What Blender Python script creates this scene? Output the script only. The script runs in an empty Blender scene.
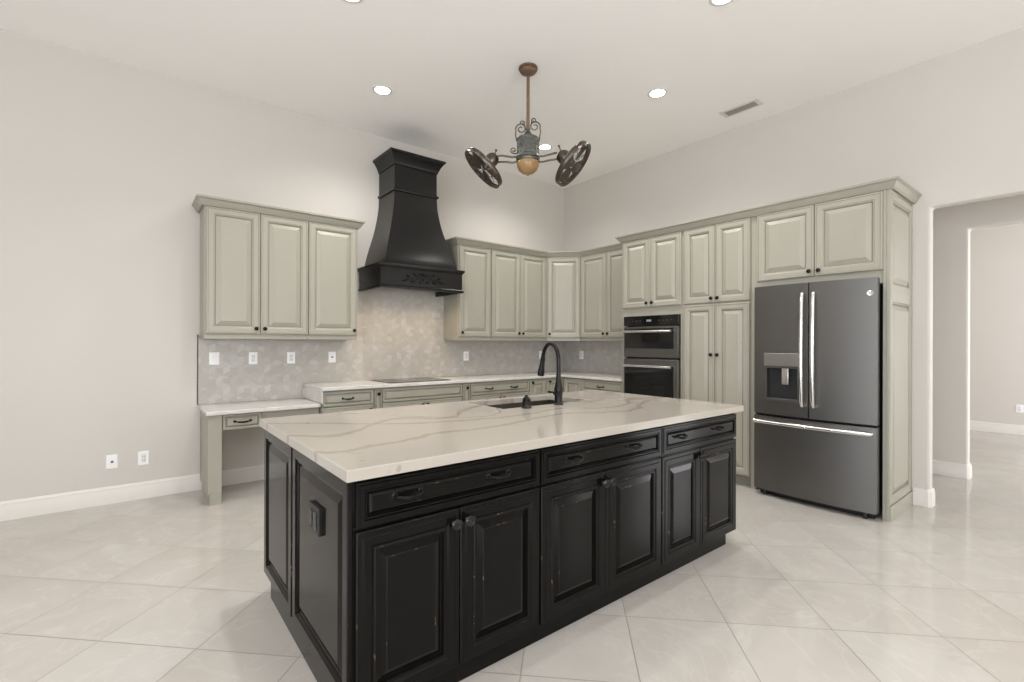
import bpy, math, random
from mathutils import Matrix, Vector
sc = bpy.context.scene
COL = sc.collection
PI = math.pi
random.seed(7)

# ---------------------------------------------------------------- camera
F_PX, HORIZON, YAW = 479.292, 342.8349, 0.6734
CAM = Vector((-5.1047, -5.1527, 1.3334))
cd = bpy.data.cameras.new('camera')
cam = bpy.data.objects.new('camera', cd); COL.objects.link(cam)
cd.sensor_fit = 'HORIZONTAL'; cd.sensor_width = 36.0
cd.lens = F_PX * 36.0 / 1024.0
cd.shift_y = (HORIZON - 341.0) / 1024.0
cd.clip_start = 0.05
cam.matrix_world = Matrix.Translation(CAM) @ Matrix.Rotation(-YAW, 4, 'Z') @ Matrix.Rotation(PI / 2, 4, 'X') @ Matrix.Rotation(0.0027, 4, 'Z')
sc.camera = cam

# ---------------------------------------------------------------- view + world
sc.view_settings.view_transform = 'Standard'
sc.view_settings.look = 'None'
sc.view_settings.gamma = 1.0
sc.view_settings.use_curve_mapping = False
sc.view_settings.exposure = 0.59
sc.cycles.use_denoising = True
sc.cycles.max_bounces = 10
sc.cycles.diffuse_bounces = 6
sc.cycles.sample_clamp_indirect = 6.0
sc.cycles.caustics_reflective = False
sc.cycles.caustics_refractive = False
w = bpy.data.worlds.new('daylight'); sc.world = w; w.use_nodes = True
bg = w.node_tree.nodes['Background']
bg.inputs[0].default_value = (0.85, 0.90, 1.0, 1); bg.inputs[1].default_value = 0.6


def area(name, loc, rot, sx, sy, power, col):
    l = bpy.data.lights.new(name, 'AREA'); l.shape = 'RECTANGLE'; l.size = sx; l.size_y = sy
    l.energy = power; l.color = col
    o = bpy.data.objects.new(name, l); COL.objects.link(o); o.location = loc; o.rotation_euler = rot
    return o


# daylight from the left window and in the hall, plus one added fill
area('window_daylight', (-8.95, -6.6, 1.45), (0, -PI / 2 - 0.6, 0), 2.5, 4.2, 170, (0.83, 0.90, 1.0))
area('patio_daylight', (-4.6, -9.45, 1.6), (PI / 2 + 0.9, 0, 0), 4.0, 2.2, 140, (1.0, 0.98, 0.96))  # unseen fill added behind the camera, tilted up to brighten the ceiling
area('hall_daylight', (0.75, -7.9, 1.5), (PI / 2, 0, 0), 1.0, 2.4, 20, (1.0, 0.98, 0.95))
area('far_room_daylight', (3.3, -7.9, 1.5), (PI / 2, 0, 0), 3.0, 2.4, 115, (0.97, 0.98, 1.0))

H = 3.657
DOWNLIGHTS = [(-3.29, -0.955), (-1.26, -0.949), (-1.278, -2.512), (-3.96, -1.98), (-2.0, -3.52),
              (-5.9, -2.6), (-4.0, -5.4), (-6.2, -5.6), (-5.2, -7.4)]  # this row is unseen, extra lamps added out of view for fill

# ---------------------------------------------------------------- materials


def lin(r, g, b):
    f = lambda c: (c / 255) / 12.92 if c / 255 <= 0.04045 else ((c / 255 + 0.055) / 1.055) ** 2.4
    return (f(r), f(g), f(b), 1.0)


class NT:
    def __init__(s, name):
        s.m = bpy.data.materials.new(name); s.m.use_nodes = True
        s.t = s.m.node_tree; s.b = s.t.nodes['Principled BSDF']

    def n(s, typ, **kw):
        nd = s.t.nodes.new(typ)
        for k, v in kw.items(): setattr(nd, k, v)
        return nd

    def set(s, sock, v):
        if hasattr(v, 'is_output') or isinstance(v, bpy.types.NodeSocket): s.t.links.new(v, sock)
        else: sock.default_value = v

    def math(s, op, a, b=0.0, c=None):
        nd = s.n('ShaderNodeMath', operation=op); s.set(nd.inputs[0], a); s.set(nd.inputs[1], b)
        if c is not None: s.set(nd.inputs[2], c)
        return nd.outputs[0]

    def mix(s, f, a, b):
        nd = s.n('ShaderNodeMix', data_type='RGBA'); s.set(nd.inputs[0], f); s.set(nd.inputs[6], a); s.set(nd.inputs[7], b)
        return nd.outputs[2]

    def ramp(s, f, stops):
        nd = s.n('ShaderNodeValToRGB'); e = nd.color_ramp.elements
        while len(e) < len(stops): e.new(0.5)
        for i, (p, c) in enumerate(stops): e[i].position = p; e[i].color = c
        s.set(nd.inputs[0], f); return nd.outputs[0]

    def ss(s, v, a, b):
        nd = s.n('ShaderNodeMapRange', interpolation_type='SMOOTHSTEP'); s.set(nd.inputs[0], v)
        nd.inputs[1].default_value = a; nd.inputs[2].default_value = b
        return nd.outputs[0]

    def noise(s, vec, scale, detail=3, rough=0.55, dist=0.0, d='3D'):
        nd = s.n('ShaderNodeTexNoise', noise_dimensions=d); s.set(nd.inputs['Vector'], vec)
        nd.inputs['Scale'].default_value = scale; nd.inputs['Detail'].default_value = detail
        nd.inputs['Roughness'].default_value = rough; nd.inputs['Distortion'].default_value = dist
        return nd.outputs[0]

    def coord(s): return s.n('ShaderNodeTexCoord').outputs['Object']

    def geo(s): return s.n('ShaderNodeNewGeometry').outputs['Position']

    def xyz(s, v):
        nd = s.n('ShaderNodeSeparateXYZ'); s.set(nd.inputs[0], v); return nd.outputs

    def comb(s, x, y, z=0.0):
        nd = s.n('ShaderNodeCombineXYZ'); s.set(nd.inputs[0], x); s.set(nd.inputs[1], y); s.set(nd.inputs[2], z); return nd.outputs[0]

    def scalev(s, v, k):
        nd = s.n('ShaderNodeVectorMath', operation='MULTIPLY'); s.set(nd.inputs[0], v); nd.inputs[1].default_value = k; return nd.outputs[0]

    def bump(s, h, strength=0.1, dist=0.01):
        nd = s.n('ShaderNodeBump'); nd.inputs['Strength'].default_value = strength; nd.inputs['Distance'].default_value = dist
        s.set(nd.inputs['Height'], h); s.t.links.new(nd.outputs[0], s.b.inputs['Normal'])

    def fin(s, base=None, rough=None, metal=None, spec=None, coat=None, coat_r=0.05):
        b = s.b.inputs
        if base is not None: s.set(b['Base Color'], base)
        if rough is not None: s.set(b['Roughness'], rough)
        if metal is not None: b['Metallic'].default_value = metal
        if spec is not None: b['Specular IOR Level'].default_value = spec
        if coat is not None: b['Coat Weight'].default_value = coat; b['Coat Roughness'].default_value = coat_r
        return s.m


def plain(name, c, rough=0.5, metal=0.0, spec=0.5, var=0.03, scale=12, bump=0.0):
    t = NT(name); p = t.coord()
    n = t.noise(p, scale, 3)
    d = tuple(max(0, x * (1 - var * 2)) for x in c[:3]) + (1,); u = tuple(min(1, x * (1 + var)) for x in c[:3]) + (1,)
    col = t.mix(n, d, u)
    if bump: t.bump(t.noise(p, scale * 12, 2), bump, 0.002)
    return t.fin(col, rough, metal, spec)


M = {}
M['wall'] = plain('wall_paint', lin(204, 199, 192), 0.75, var=0.008, scale=3, bump=0.04)
M['ceiling'] = plain('ceiling_paint', lin(249, 248, 246), 0.85, var=0.006, scale=3, bump=0.04)
M['trim'] = plain('white_trim_paint', lin(220, 216, 210), 0.35, var=0.008)


def sage():
    t = NT('sage_antique_paint'); p = t.coord()
    g = t.noise(t.scalev(p, (30, 30, 2.2)), 1.0, 4)
    big = t.noise(p, 2.2, 3)
    base = t.mix(big, lin(156, 153, 140), lin(162, 159, 146))
    base = t.mix(t.math('MULTIPLY', t.ss(g, 0.55, 0.75), 0.16), base, lin(144, 140, 126))
    fl = t.ss(t.noise(t.scalev(p, (60, 60, 18)), 1.0, 2), 0.765, 0.80)
    base = t.mix(t.math('MULTIPLY', fl, 0.6), base, lin(120, 108, 88))
    return t.fin(base, 0.38, spec=0.45)


M['sage'] = sage()
M['glaze'] = plain('sage_glaze_groove', lin(126, 120, 104), 0.45, var=0.06, scale=25)
M['sage_dark'] = plain('toe_kick_paint', lin(150, 147, 136), 0.5)


def black():
    t = NT('distressed_black_paint'); p = t.coord()
    big = t.noise(p, 3.0, 3)
    base = t.mix(big, lin(12, 11, 10), lin(15, 14, 13))
    return t.fin(base, 0.12, spec=0.16)


def worn():
    t = NT('rubbed_through_edges'); p = t.coord()
    g = t.noise(t.scalev(p, (9, 9, 9)), 1.0, 2)
    h = t.noise(t.scalev(p, (40, 40, 40)), 1.0, 2)
    f = t.math('MULTIPLY', t.ss(g, 0.60, 0.66), t.math('MULTIPLY', t.ss(h, 0.5, 0.62), 0.8))
    base = t.mix(f, lin(22, 21, 19), lin(112, 90, 66))
    return t.fin(base, 0.2, spec=0.2)


M['black'] = black(); M['worn'] = worn()
M['blackplain'] = plain('hood_black_paint', lin(16, 15, 14), 0.25, spec=0.4, var=0.1, scale=4)
M['iron'] = plain('oil_rubbed_bronze', lin(30, 27, 25), 0.32, 0.6, var=0.15)
M['knobmetal'] = plain('dark_knob_metal', lin(28, 26, 25), 0.28, 0.7, var=0.15)
M['pewter'] = plain('swirled_pewter', lin(62, 60, 60), 0.25, 0.9, var=0.2, scale=60)


def steel(name, c, rough):
    t = NT(name); p = t.coord()
    n = t.noise(t.scalev(p, (2, 2, 260)), 1.0, 2)
    col = t.mix(n, tuple(x * 0.92 for x in c[:3]) + (1,), c)
    r = t.math('MULTIPLY_ADD', n, 0.08, rough)
    return t.fin(col, r, 1.0)


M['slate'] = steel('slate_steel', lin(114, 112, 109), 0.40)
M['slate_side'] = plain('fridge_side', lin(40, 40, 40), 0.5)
M['chrome'] = steel('brushed_handle_steel', lin(232, 232, 230), 0.18)
M['steel'] = steel('liner_steel', lin(165, 163, 160), 0.3)
M['glassblack'] = plain('black_glass', lin(14, 14, 15), 0.06, var=0.02)
M['blackplastic'] = plain('black_plastic', lin(20, 20, 20), 0.4)
M['plate'] = plain('white_plastic', lin(240, 240, 240), 0.35, var=0.005)
M['slot'] = plain('dark_slot', lin(110, 108, 106), 0.6)
M['greyplastic'] = plain('grey_plastic', lin(224, 224, 226), 0.4)
M['sink'] = plain('dark_composite_sink', lin(58, 52, 47), 0.45, var=0.12, scale=80)
M['bronze'] = plain('aged_brown_bronze', lin(138, 114, 94), 0.38, 0.7, var=0.2, scale=30)
M['fanpewter'] = plain('aged_grey_pewter', lin(118, 118, 114), 0.35, 0.8, var=0.25, scale=45)
M['fandark'] = plain('dark_fan_metal', lin(104, 96, 88), 0.28, 0.9, var=0.25, scale=30)
M['bladewood'] = plain('dark_fan_blade', lin(76, 68, 58), 0.35, 0.3, var=0.2)
M['amber'] = plain('amber_glass_bowl', lin(158, 126, 84), 0.3, var=0.12, scale=25)
M['vent'] = plain('grey_louver', lin(150, 148, 142), 0.5)


def emit(name, c, s):
    t = NT(name); t.b.inputs['Emission Color'].default_value = c; t.b.inputs['Emission Strength'].default_value = s
    return t.fin(c, 0.4)


M['lens'] = emit('lit_downlight_lens', (1, 0.97, 0.92, 1), 14.0)
M['hoodlens'] = emit('lit_hood_lens', (1, 0.85, 0.65, 1), 12.0)
M['display'] = emit('oven_display', lin(120, 135, 145), 0.12)


def floor_mat():
    t = NT('polished_marble_tile'); p = t.geo(); X = t.xyz(p)
    k = 1 / 0.667
    a = t.math('MULTIPLY_ADD', t.math('SUBTRACT', X[0], X[1]), k, 0.3035)
    b = t.math('MULTIPLY_ADD', t.math('ADD', X[0], X[1]), k, 0.3155)
    fa, fb = t.math('FLOOR', a), t.math('FLOOR', b)
    ed = lambda v: t.math('SUBTRACT', 0.5, t.math('ABSOLUTE', t.math('SUBTRACT', t.math('FRACT', v), 0.5)))
    e = t.math('MINIMUM', ed(a), ed(b))
    grout = t.math('SUBTRACT', 1.0, t.ss(e, 0.0035, 0.0070))
    wn = t.n('ShaderNodeTexWhiteNoise', noise_dimensions='2D'); t.set(wn.inputs['Vector'], t.comb(fa, fb))
    off = t.n('ShaderNodeVectorMath', operation='MULTIPLY_ADD'); t.set(off.inputs[0], wn.outputs['Color']); off.inputs[1].default_value = (30, 30, 30); t.set(off.inputs[2], p)
    q = off.outputs[0]
    cloud = t.noise(q, 2.2, 5, 0.6, 0.6)
    vein = t.math('ABSOLUTE', t.math('SUBTRACT', t.noise(q, 2.6, 4, 0.55, 1.2), 0.5))
    vein = t.math('SUBTRACT', 1.0, t.ss(vein, 0.0, 0.03))
    col = t.mix(t.ss(cloud, 0.3, 0.7), lin(179, 174, 167), lin(187, 183, 177))
    col = t.mix(t.math('MULTIPLY', wn.outputs['Value'], 0.4), col, lin(175, 168, 159))
    col = t.mix(t.math('MULTIPLY', vein, 0.07), col, lin(230, 226, 219))
    col = t.mix(t.math('MULTIPLY', grout, 0.9), col, lin(132, 125, 115))
    t.bump(t.math('SUBTRACT', 1.0, grout), 0.15, 0.002)
    return t.fin(col, t.math('MULTIPLY_ADD', grout, 0.4, 0.10), spec=0.5)


M['floor'] = floor_mat()

VEINS = [
    ([(-4.6, -3.20), (-4.47, -3.34), (-4.34, -3.31), (-4.18, -3.29), (-3.96, -3.235), (-3.8, -3.265), (-3.4, -3.2), (-3.1, -3.17), (-2.94, -3.25), (-2.72, -3.32), (-2.36, -3.14), (-1.85, -2.98)], 0.024, 0.75),
    ([(-4.6, -2.86), (-4.54, -2.90), (-4.40, -3.01), (-4.26, -2.94), (-4.14, -2.83), (-3.97, -2.74), (-3.76, -2.88), (-3.55, -2.72), (-3.31, -2.56), (-2.9, -2.4), (-2.6, -2.86), (-2.31, -2.75), (-1.85, -2.5)], 0.034, 0.75),
    ([(-4.6, -2.46), (-4.49, -2.53), (-4.31, -2.67), (-4.14, -2.83), (-3.7, -3.02), (-3.2, -3.03), (-2.98, -2.99), (-2.80, -3.13), (-2.52, -3.12), (-2.18, -2.94), (-1.85, -3.05)], 0.026, 0.8),
    ([(-4.6, -2.1), (-4.32, -2.23), (-4.20, -2.32), (-3.99, -2.53), (-3.90, -2.69), (-3.5, -2.95), (-3.0, -2.3), (-2.6, -2.76), (-2.46, -2.65), (-2.28, -2.63), (-2.1, -2.59), (-1.85, -2.45)], 0.022, 0.75),
]


def quartz(island):
    t = NT('veined_quartz_island' if island else 'veined_quartz_perimeter'); p = t.geo(); X = t.xyz(p)
    col = t.mix(t.noise(p, 1.6, 4), *((lin(164, 157, 147), lin(172, 166, 157)) if island else (lin(204, 202, 198), lin(212, 210, 206))))
    wob = t.math('MULTIPLY', t.math('SUBTRACT', t.noise(p, 7.0, 4, 0.6), 0.5), 0.09)
    wv = t.math('MULTIPLY_ADD', t.noise(p, 3.3, 3), 1.9, -0.25)
    fine = t.noise(p, 26.0, 3)
    if island:
        xs = t.math('DIVIDE', t.math('ADD', X[0], 4.6), 2.75)
        for pts, wd, amt in VEINS:
            fc = t.n('ShaderNodeFloatCurve'); cu = fc.mapping.curves[0]
            P = [((x + 4.6) / 2.75, (y + 3.7) / 1.7) for x, y in pts]
            cu.points[0].location = P[0]; cu.points[1].location = P[-1]
            for q in P[1:-1]: cu.points.new(*q)
            fc.mapping.update(); t.set(fc.inputs['Value'], xs)
            yc = t.math('MULTIPLY_ADD', fc.outputs[0], 1.7, -3.7)
            d = t.math('SUBTRACT', t.math('ADD', X[1], wob), yc)
            ad = t.math('ABSOLUTE', d)
            r = t.math('DIVIDE', ad, t.math('MULTIPLY', t.math('MAXIMUM', wv, 0.25), wd))
            soft = t.math('SUBTRACT', 1.0, t.ss(r, 0.0, 2.0))
            col = t.mix(t.math('MULTIPLY', soft, t.math('MULTIPLY', amt, t.math('MULTIPLY_ADD', fine, 0.9, 0.35))), col, lin(138, 124, 107))
            edge = t.math('SUBTRACT', 1.0, t.ss(t.math('ABSOLUTE', t.math('SUBTRACT', d, wd * 0.55)), 0.001, 0.012))
            col = t.mix(t.math('MULTIPLY', edge, t.math('MULTIPLY', t.ss(wv, 0.5, 1.1), 0.22)), col, lin(128, 112, 95))
    v2 = t.math('ABSOLUTE', t.math('SUBTRACT', t.noise(t.scalev(p, (1.0, 2.4, 2.4)), 1.5, 4, 0.5, 1.0), 0.5))
    v2 = t.math('SUBTRACT', 1.0, t.ss(v2, 0.0, 0.018 if island else 0.03))
    col = t.mix(t.math('MULTIPLY', v2, 0.22 if island else 0.3), col, lin(178, 164, 146))
    sp = t.math('MULTIPLY', t.ss(t.noise(p, 2.2, 2), 0.6, 0.7), t.ss(t.noise(p, 30, 3), 0.62, 0.68))
    col = t.mix(t.math('MULTIPLY', sp, 0.5), col, lin(110, 100, 90))
    return t.fin(col, 0.10, spec=0.5)


M['quartz_i'] = quartz(True); M['quartz_p'] = quartz(False)


def hextile(axis):
    # large marble hexagons, each cut into three rhombi of slightly different tone
    t = NT('marble_hexagon_mosaic'); X = t.xyz(t.geo())
    S = 0.115
    u = t.math('DIVIDE', X[axis], S); v = t.math('DIVIDE', X[2], S)
    R3 = math.sqrt(3)

    def cell(ox, oy):
        a = t.math('SUBTRACT', u, ox); b = t.math('SUBTRACT', v, oy)
        ia = t.math('ROUND', a); ib = t.math('ROUND', t.math('DIVIDE', b, R3))
        return (t.math('SUBTRACT', a, ia), t.math('SUBTRACT', b, t.math('MULTIPLY', ib, R3)), t.math('ADD', ia, ox), t.math('ADD', t.math('MULTIPLY', ib, R3), oy))
    c1, c2 = cell(0, 0), cell(0.5, R3 / 2)
    d = lambda c: t.math('ADD', t.math('MULTIPLY', c[0], c[0]), t.math('MULTIPLY', c[1], c[1]))
    pick = t.math('LESS_THAN', d(c2), d(c1))
    sel = lambda i: t.math('ADD', t.math('MULTIPLY', c2[i], pick), t.math('MULTIPLY', c1[i], t.math('SUBTRACT', 1.0, pick)))
    lx, ly, ix, iy = sel(0), sel(1), sel(2), sel(3)
    ax = t.math('ABSOLUTE', lx)
    hx = t.math('MAXIMUM', ax, t.math('ADD', t.math('MULTIPLY', ax, 0.5), t.math('MULTIPLY', t.math('ABSOLUTE', ly), R3 / 2)))
    ang = t.math('ARCTAN2', ly, lx)
    sec = t.math('FLOOR', t.math('DIVIDE', t.math('ADD', ang, PI + PI / 6), 2 * PI / 3))
    sm = t.math('SUBTRACT', t.math('FRACT', t.math('DIVIDE', t.math('ADD', ang, PI + PI / 6), 2 * PI / 3)), 0.0)
    rad = t.math('SQRT', d((lx, ly)))
    spoke = t.math('MULTIPLY', t.math('MINIMUM', sm, t.math('SUBTRACT', 1.0, sm)), t.math('MULTIPLY', rad, 2.09))
    e = t.math('MINIMUM', t.math('SUBTRACT', 0.5, hx), spoke)
    grout = t.math('SUBTRACT', 1.0, t.ss(e, 0.008, 0.022))
    wn = t.n('ShaderNodeTexWhiteNoise', noise_dimensions='3D'); t.set(wn.inputs['Vector'], t.comb(t.math('MULTIPLY', ix, 2.0), t.math('ROUND', t.math('MULTIPLY', iy, 1.1547)), sec))
    col = t.ramp(wn.outputs['Value'], [(0, lin(173, 169, 162)), (0.5, lin(178, 174, 168)), (0.8, lin(182, 178, 173)), (1, lin(189, 187, 184))])
    p = t.geo()
    col = t.mix(t.math('MULTIPLY', t.ss(t.noise(p, 14, 4, 0.6, 0.8), 0.5, 0.75), 0.4), col, lin(162, 152, 139))
    col = t.mix(t.math('MULTIPLY', grout, 0.5), col, lin(170, 164, 154))
    t.bump(t.math('SUBTRACT', 1.0, grout), 0.12, 0.002)
    return t.fin(col, t.math('MULTIPLY_ADD', grout, 0.3, 0.28), spec=0.4)


M['tile_b'] = hextile(0); M['tile_r'] = hextile(1)

# ---------------------------------------------------------------- mesh builder


class MB:
    def __init__(s): s.v = []; s.f = []; s.mi = []; s.T = Matrix.Identity(4)

    def add(s, vs, fs, mi=0):
        o = len(s.v); s.v += [tuple(s.T @ Vector(p)) for p in vs]
        s.f += [tuple(o + i for i in f) for f in fs]
        s.mi += mi if isinstance(mi, list) else [mi] * len(fs)
        return s

    def box(s, x0, y0, z0, x1, y1, z1, mi=0):
        x0, x1 = min(x0, x1), max(x0, x1); y0, y1 = min(y0, y1), max(y0, y1); z0, z1 = min(z0, z1), max(z0, z1)
        return s.add([(x0, y0, z0), (x1, y0, z0), (x1, y1, z0), (x0, y1, z0), (x0, y0, z1), (x1, y0, z1), (x1, y1, z1), (x0, y1, z1)],
                     [(0, 3, 2, 1), (4, 5, 6, 7), (0, 1, 5, 4), (1, 2, 6, 5), (2, 3, 7, 6), (3, 0, 4, 7)], mi)

    def rings(s, rings, mi=None, cap0=True, cap1=True, closed=True):
        n = len(rings[0]); vs = [p for r in rings for p in r]; fs = []; ms = []
        for i in range(len(rings) - 1):
            for j in range(n if closed else n - 1):
                k = (j + 1) % n
                fs.append((i * n + j, i * n + k, (i + 1) * n + k, (i + 1) * n + j)); ms.append(mi[i] if mi else 0)
        if cap0: fs.append(tuple(range(n - 1, -1, -1))); ms.append(mi[0] if mi else 0)
        if cap1: fs.append(tuple(range((len(rings) - 1) * n, len(rings) * n))); ms.append(0)
        return s.add(vs, fs, ms)

    def panel(s, x0, z0, x1, z1, y, prof, mi=None, back=True):
        """framed panel facing -y: prof = [(inset, proud)]"""
        rr = []
        for i, d in prof:
            rr.append([(x0 + i, y - d, z0 + i), (x1 - i, y - d, z0 + i), (x1 - i, y - d, z1 - i), (x0 + i, y - d, z1 - i)])
        return s.rings(rr, mi, back, True)

    def lathe(s, prof, seg=24, T=None):
        old = s.T
        if T is not None: s.T = old @ T
        rr = [[(r * math.cos(2 * PI * j / seg), r * math.sin(2 * PI * j / seg), z) for j in range(seg)] for r, z in prof]
        s.rings(rr); s.T = old
        return s

    def tube(s, pts, r, seg=8, closed=False):
        pts = [Vector(p) for p in pts]; n = len(pts); rr = []
        up = Vector((0, 0, 1)); prev = None
        for i in range(n):
            if closed: d = pts[(i + 1) % n] - pts[i - 1]
            else: d = pts[min(i + 1, n - 1)] - pts[max(i - 1, 0)]
            d.normalize()
            if prev is None:
                a = up if abs(d.dot(up)) < 0.9 else Vector((1, 0, 0))
                u = (a - d * a.dot(d)).normalized()
            else: u = (prev - d * prev.dot(d)).normalized()
            prev = u; w_ = d.cross(u)
            q = r[i] if isinstance(r, (list, tuple)) else r
            rr.append([tuple(pts[i] + u * q * math.cos(2 * PI * j / seg) + w_ * q * math.sin(2 * PI * j / seg)) for j in range(seg)])
        if closed: rr.append(rr[0]); return s.rings(rr, None, False, False)
        return s.rings(rr)

    def sweep(s, path, prof, z0):
        """profile (out, up) swept along an xy path with mitred corners; out is to the right of the path"""
        P = [Vector(p) for p in path]; rr = []
        for i, p in enumerate(P):
            d1 = (P[i] - P[i - 1]).normalized() if i else None
            d2 = (P[i + 1] - P[i]).normalized() if i < len(P) - 1 else None
            d1 = d1 or d2; d2 = d2 or d1
            n1, n2 = Vector((d1.y, -d1.x)), Vector((d2.y, -d2.x))
            m = (n1 + n2).normalized(); k = 1 / max(0.3, m.dot(n1))
            rr.append([(p.x + m.x * k * o, p.y + m.y * k * o, z0 + z) for o, z in prof])
        return s.rings(rr)

    def build(s, name, mats, parent=None, bevel=0, smooth=True, segs=2):
        me = bpy.data.meshes.new(name); me.from_pydata(s.v, [], s.f)
        if not isinstance(mats, (list, tuple)): mats = [mats]
        for m in mats: me.materials.append(m)
        me.polygons.foreach_set('material_index', s.mi)
        import bmesh
        bm = bmesh.new(); bm.from_mesh(me); bmesh.ops.recalc_face_normals(bm, faces=bm.faces); bm.to_mesh(me); bm.free()
        if smooth:
            me.polygons.foreach_set('use_smooth', [True] * len(me.polygons)); me.set_sharp_from_angle(angle=math.radians(32))
        o = bpy.data.objects.new(name, me); COL.objects.link(o)
        if parent: o.parent = parent
        if bevel:
            b = o.modifiers.new('bevel', 'BEVEL'); b.width = bevel; b.segments = segs; b.limit_method = 'ANGLE'; b.angle_limit = math.radians(40); b.harden_normals = False
        return o


def tag(o, label=None, cat=None, group=None, kind=None):
    if label: o['label'] = label
    if cat: o['category'] = cat
    if group: o['group'] = group
    if kind: o['kind'] = kind
    return o


def thing(name, label, cat, loc=(0, 0, 0), rz=0.0, group=None):
    o = bpy.data.objects.new(name, None); COL.objects.link(o); o.empty_display_size = 0.1
    o.location = loc; o.rotation_euler = (0, 0, rz)
    return tag(o, label, cat, group)


def struct(name, mb, mat, bevel=0, **k):
    return tag(mb.build(name, mat, None, bevel, **k), kind='structure')


# ---------------------------------------------------------------- room shell
X0, Y0 = -9.0, -9.5
WT = 0.12
struct('floor', MB().box(X0 - WT, Y0 - WT, -0.08, 6.0, 0.12, 0), M['floor'])
struct('ceiling', MB().box(X0 - WT, Y0 - WT, H, 0.12, 0.12, H + 0.1), M['ceiling'])
struct('wall_back', MB().box(X0 - WT, 0, 0, 0, WT, H), M['wall'])
# right wall: solid behind the cabinets, opening with header towards the hall, solid again
OY0, OY1, OZ = -4.222, -7.2, 2.452
# bullnose edged pieces
def holed(x0, x1, ya, yb, ztop, oy0, oy1, oz):
    o = [(yb, 0), (yb, ztop), (ya, ztop), (ya, 0), (oy1, 0), (oy1, oz), (oy0, oz), (oy0, 0)]
    return MB().rings([[(x, y, z + (0.05 if z == ztop else -0.04 if z == 0 else 0)) for y, z in o] for x in (x0, x1)])


struct('wall_right', holed(0, WT, Y0, 0.12, H, OY0, OY1, OZ), M['wall'], bevel=0.02, segs=4)
# the two sides behind the camera, each a wall with a wide window opening
struct('wall_left', MB().box(X0 - WT, Y0, 0, X0, 0, 0.15).box(X0 - WT, Y0, 2.75, X0, 0, H).box(X0 - WT, -4.4, 0.15, X0, 0, 2.75).box(X0 - WT, Y0, 0.15, X0, -8.8, 2.75), M['wall'])
struct('wall_front', MB().box(X0, Y0 - WT, 0, 0, Y0, 0.3).box(X0, Y0 - WT, 2.75, 0, Y0, H).box(X0, Y0 - WT, 0.3, -6.7, Y0, 2.75).box(-2.5, Y0 - WT, 0.3, 0, Y0, 2.75), M['wall'])
wf = MB()
for y in (-8.8, -7.35, -5.9, -4.46): wf.box(X0 - 0.09, y, 0.15, X0 - 0.03, y + 0.06, 2.75)
struct('window_1', wf, M['trim'])
wf = MB()
for x in (-6.7, -5.32, -3.94, -2.56): wf.box(x, Y0 - 0.09, 0.3, x + 0.06, Y0 - 0.03, 2.75)
struct('window_2', wf, M['trim'])
# hall behind the opening
HX = 1.37
struct('wall_hall', holed(HX, HX + WT, Y0, -1.5, 3.4, -4.262, -7.0, 2.475), M['wall'], bevel=0.02, segs=4)
struct('wall_hall_end', MB().box(WT, -1.5, 0, 6.0, -1.4, 3.4), M['wall'])
struct('wall_far', MB().box(5.15, Y0, 0, 5.27, -1.5, 3.4), M['wall'])
struct('wall_far_front', MB().box(WT, Y0 - WT, 0, 6.0, Y0, 0.1).box(WT, Y0 - WT, 2.75, 6.0, Y0, 3.4), M['wall'])
struct('ceiling_hall', MB().box(WT + 0.001, Y0, 3.4, 6.0, -1.4, 3.5), M['ceiling'])

# baseboards
BB = [(0, 0), (0.016, 0), (0.016, 0.105), (0.012, 0.118), (0.013, 0.124), (0.006, 0.14), (0, 0.142)]
struct('baseboard_back', MB().sweep([(X0, 0), (-3.74, 0)], BB, 0), M['trim'])
struct('baseboard_right', MB().sweep([(0.0, -4.118), (0.0, OY0 + 0.012), (0.012, OY0), (WT - 0.012, OY0), (WT, OY0 + 0.012), (WT, -1.5)], BB, 0), M['trim'])
struct('baseboard_hall', MB().sweep([(HX, -1.5), (HX, -4.25), (HX + 0.012, -4.262), (HX + WT - 0.012, -4.262), (HX + WT, -4.25), (HX + WT, -1.5)], BB, 0), M['trim'])
struct('baseboard_far', MB().sweep([(5.15, -1.5), (5.15, Y0)], BB, 0), M['trim'])
struct('baseboard_near', MB().sweep([(0, OY1), (0, Y0)], BB, 0), M['trim'])

# backsplash
TB = MB().box(-4.62, -0.010, 0.769, -3.727, 0, 1.358)
TB.box(-3.727, -0.010, 0.917, -3.284, 0, 1.358).box(-3.284, -0.010, 0.917, -2.08, 0, 2.02).box(-2.08, -0.010, 0.917, 0, 0, 1.358)
struct('trim_1', TB, M['tile_b'], smooth=False)
struct('trim_2', MB().box(-0.010, -1.60, 0.917, 0, -0.011, 1.358), M['tile_r'], smooth=False)
struct('trim_3', MB().box(-4.628, -0.013, 0.769, -4.621, 0, 1.40), M['blackplastic'])

# ---------------------------------------------------------------- cabinet parts
SAGE_PROF = [(0, 0), (0, 0.015), (0.004, 0.0205), (0.013, 0.0215), (0.017, 0.019), (0.050, 0.019), (0.056, 0.0145), (0.061, 0.0145), (0.066, 0.006), (0.072, 0.0045), (0.105, 0.017), (0.107, 0.0188)]
SAGE_MI = [0, 0, 0, 1, 0, 0, 0, 0, 1, 0, 0]
BLACK_PROF = [(0, 0), (0, 0.015), (0.004, 0.019), (0.020, 0.019), (0.024, 0.023), (0.050, 0.023), (0.056, 0.017), (0.061, 0.017), (0.065, 0.021), (0.071, 0.021), (0.075, 0.010), (0.080, 0.010), (0.104, 0.019), (0.108, 0.020)]
BLACK_MI = [0, 1, 0, 0, 0, 0, 0, 1, 0, 0, 0, 0, 1, 0]
MS, MK = [M['sage'], M['glaze']], [M['black'], M['worn']]


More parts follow.
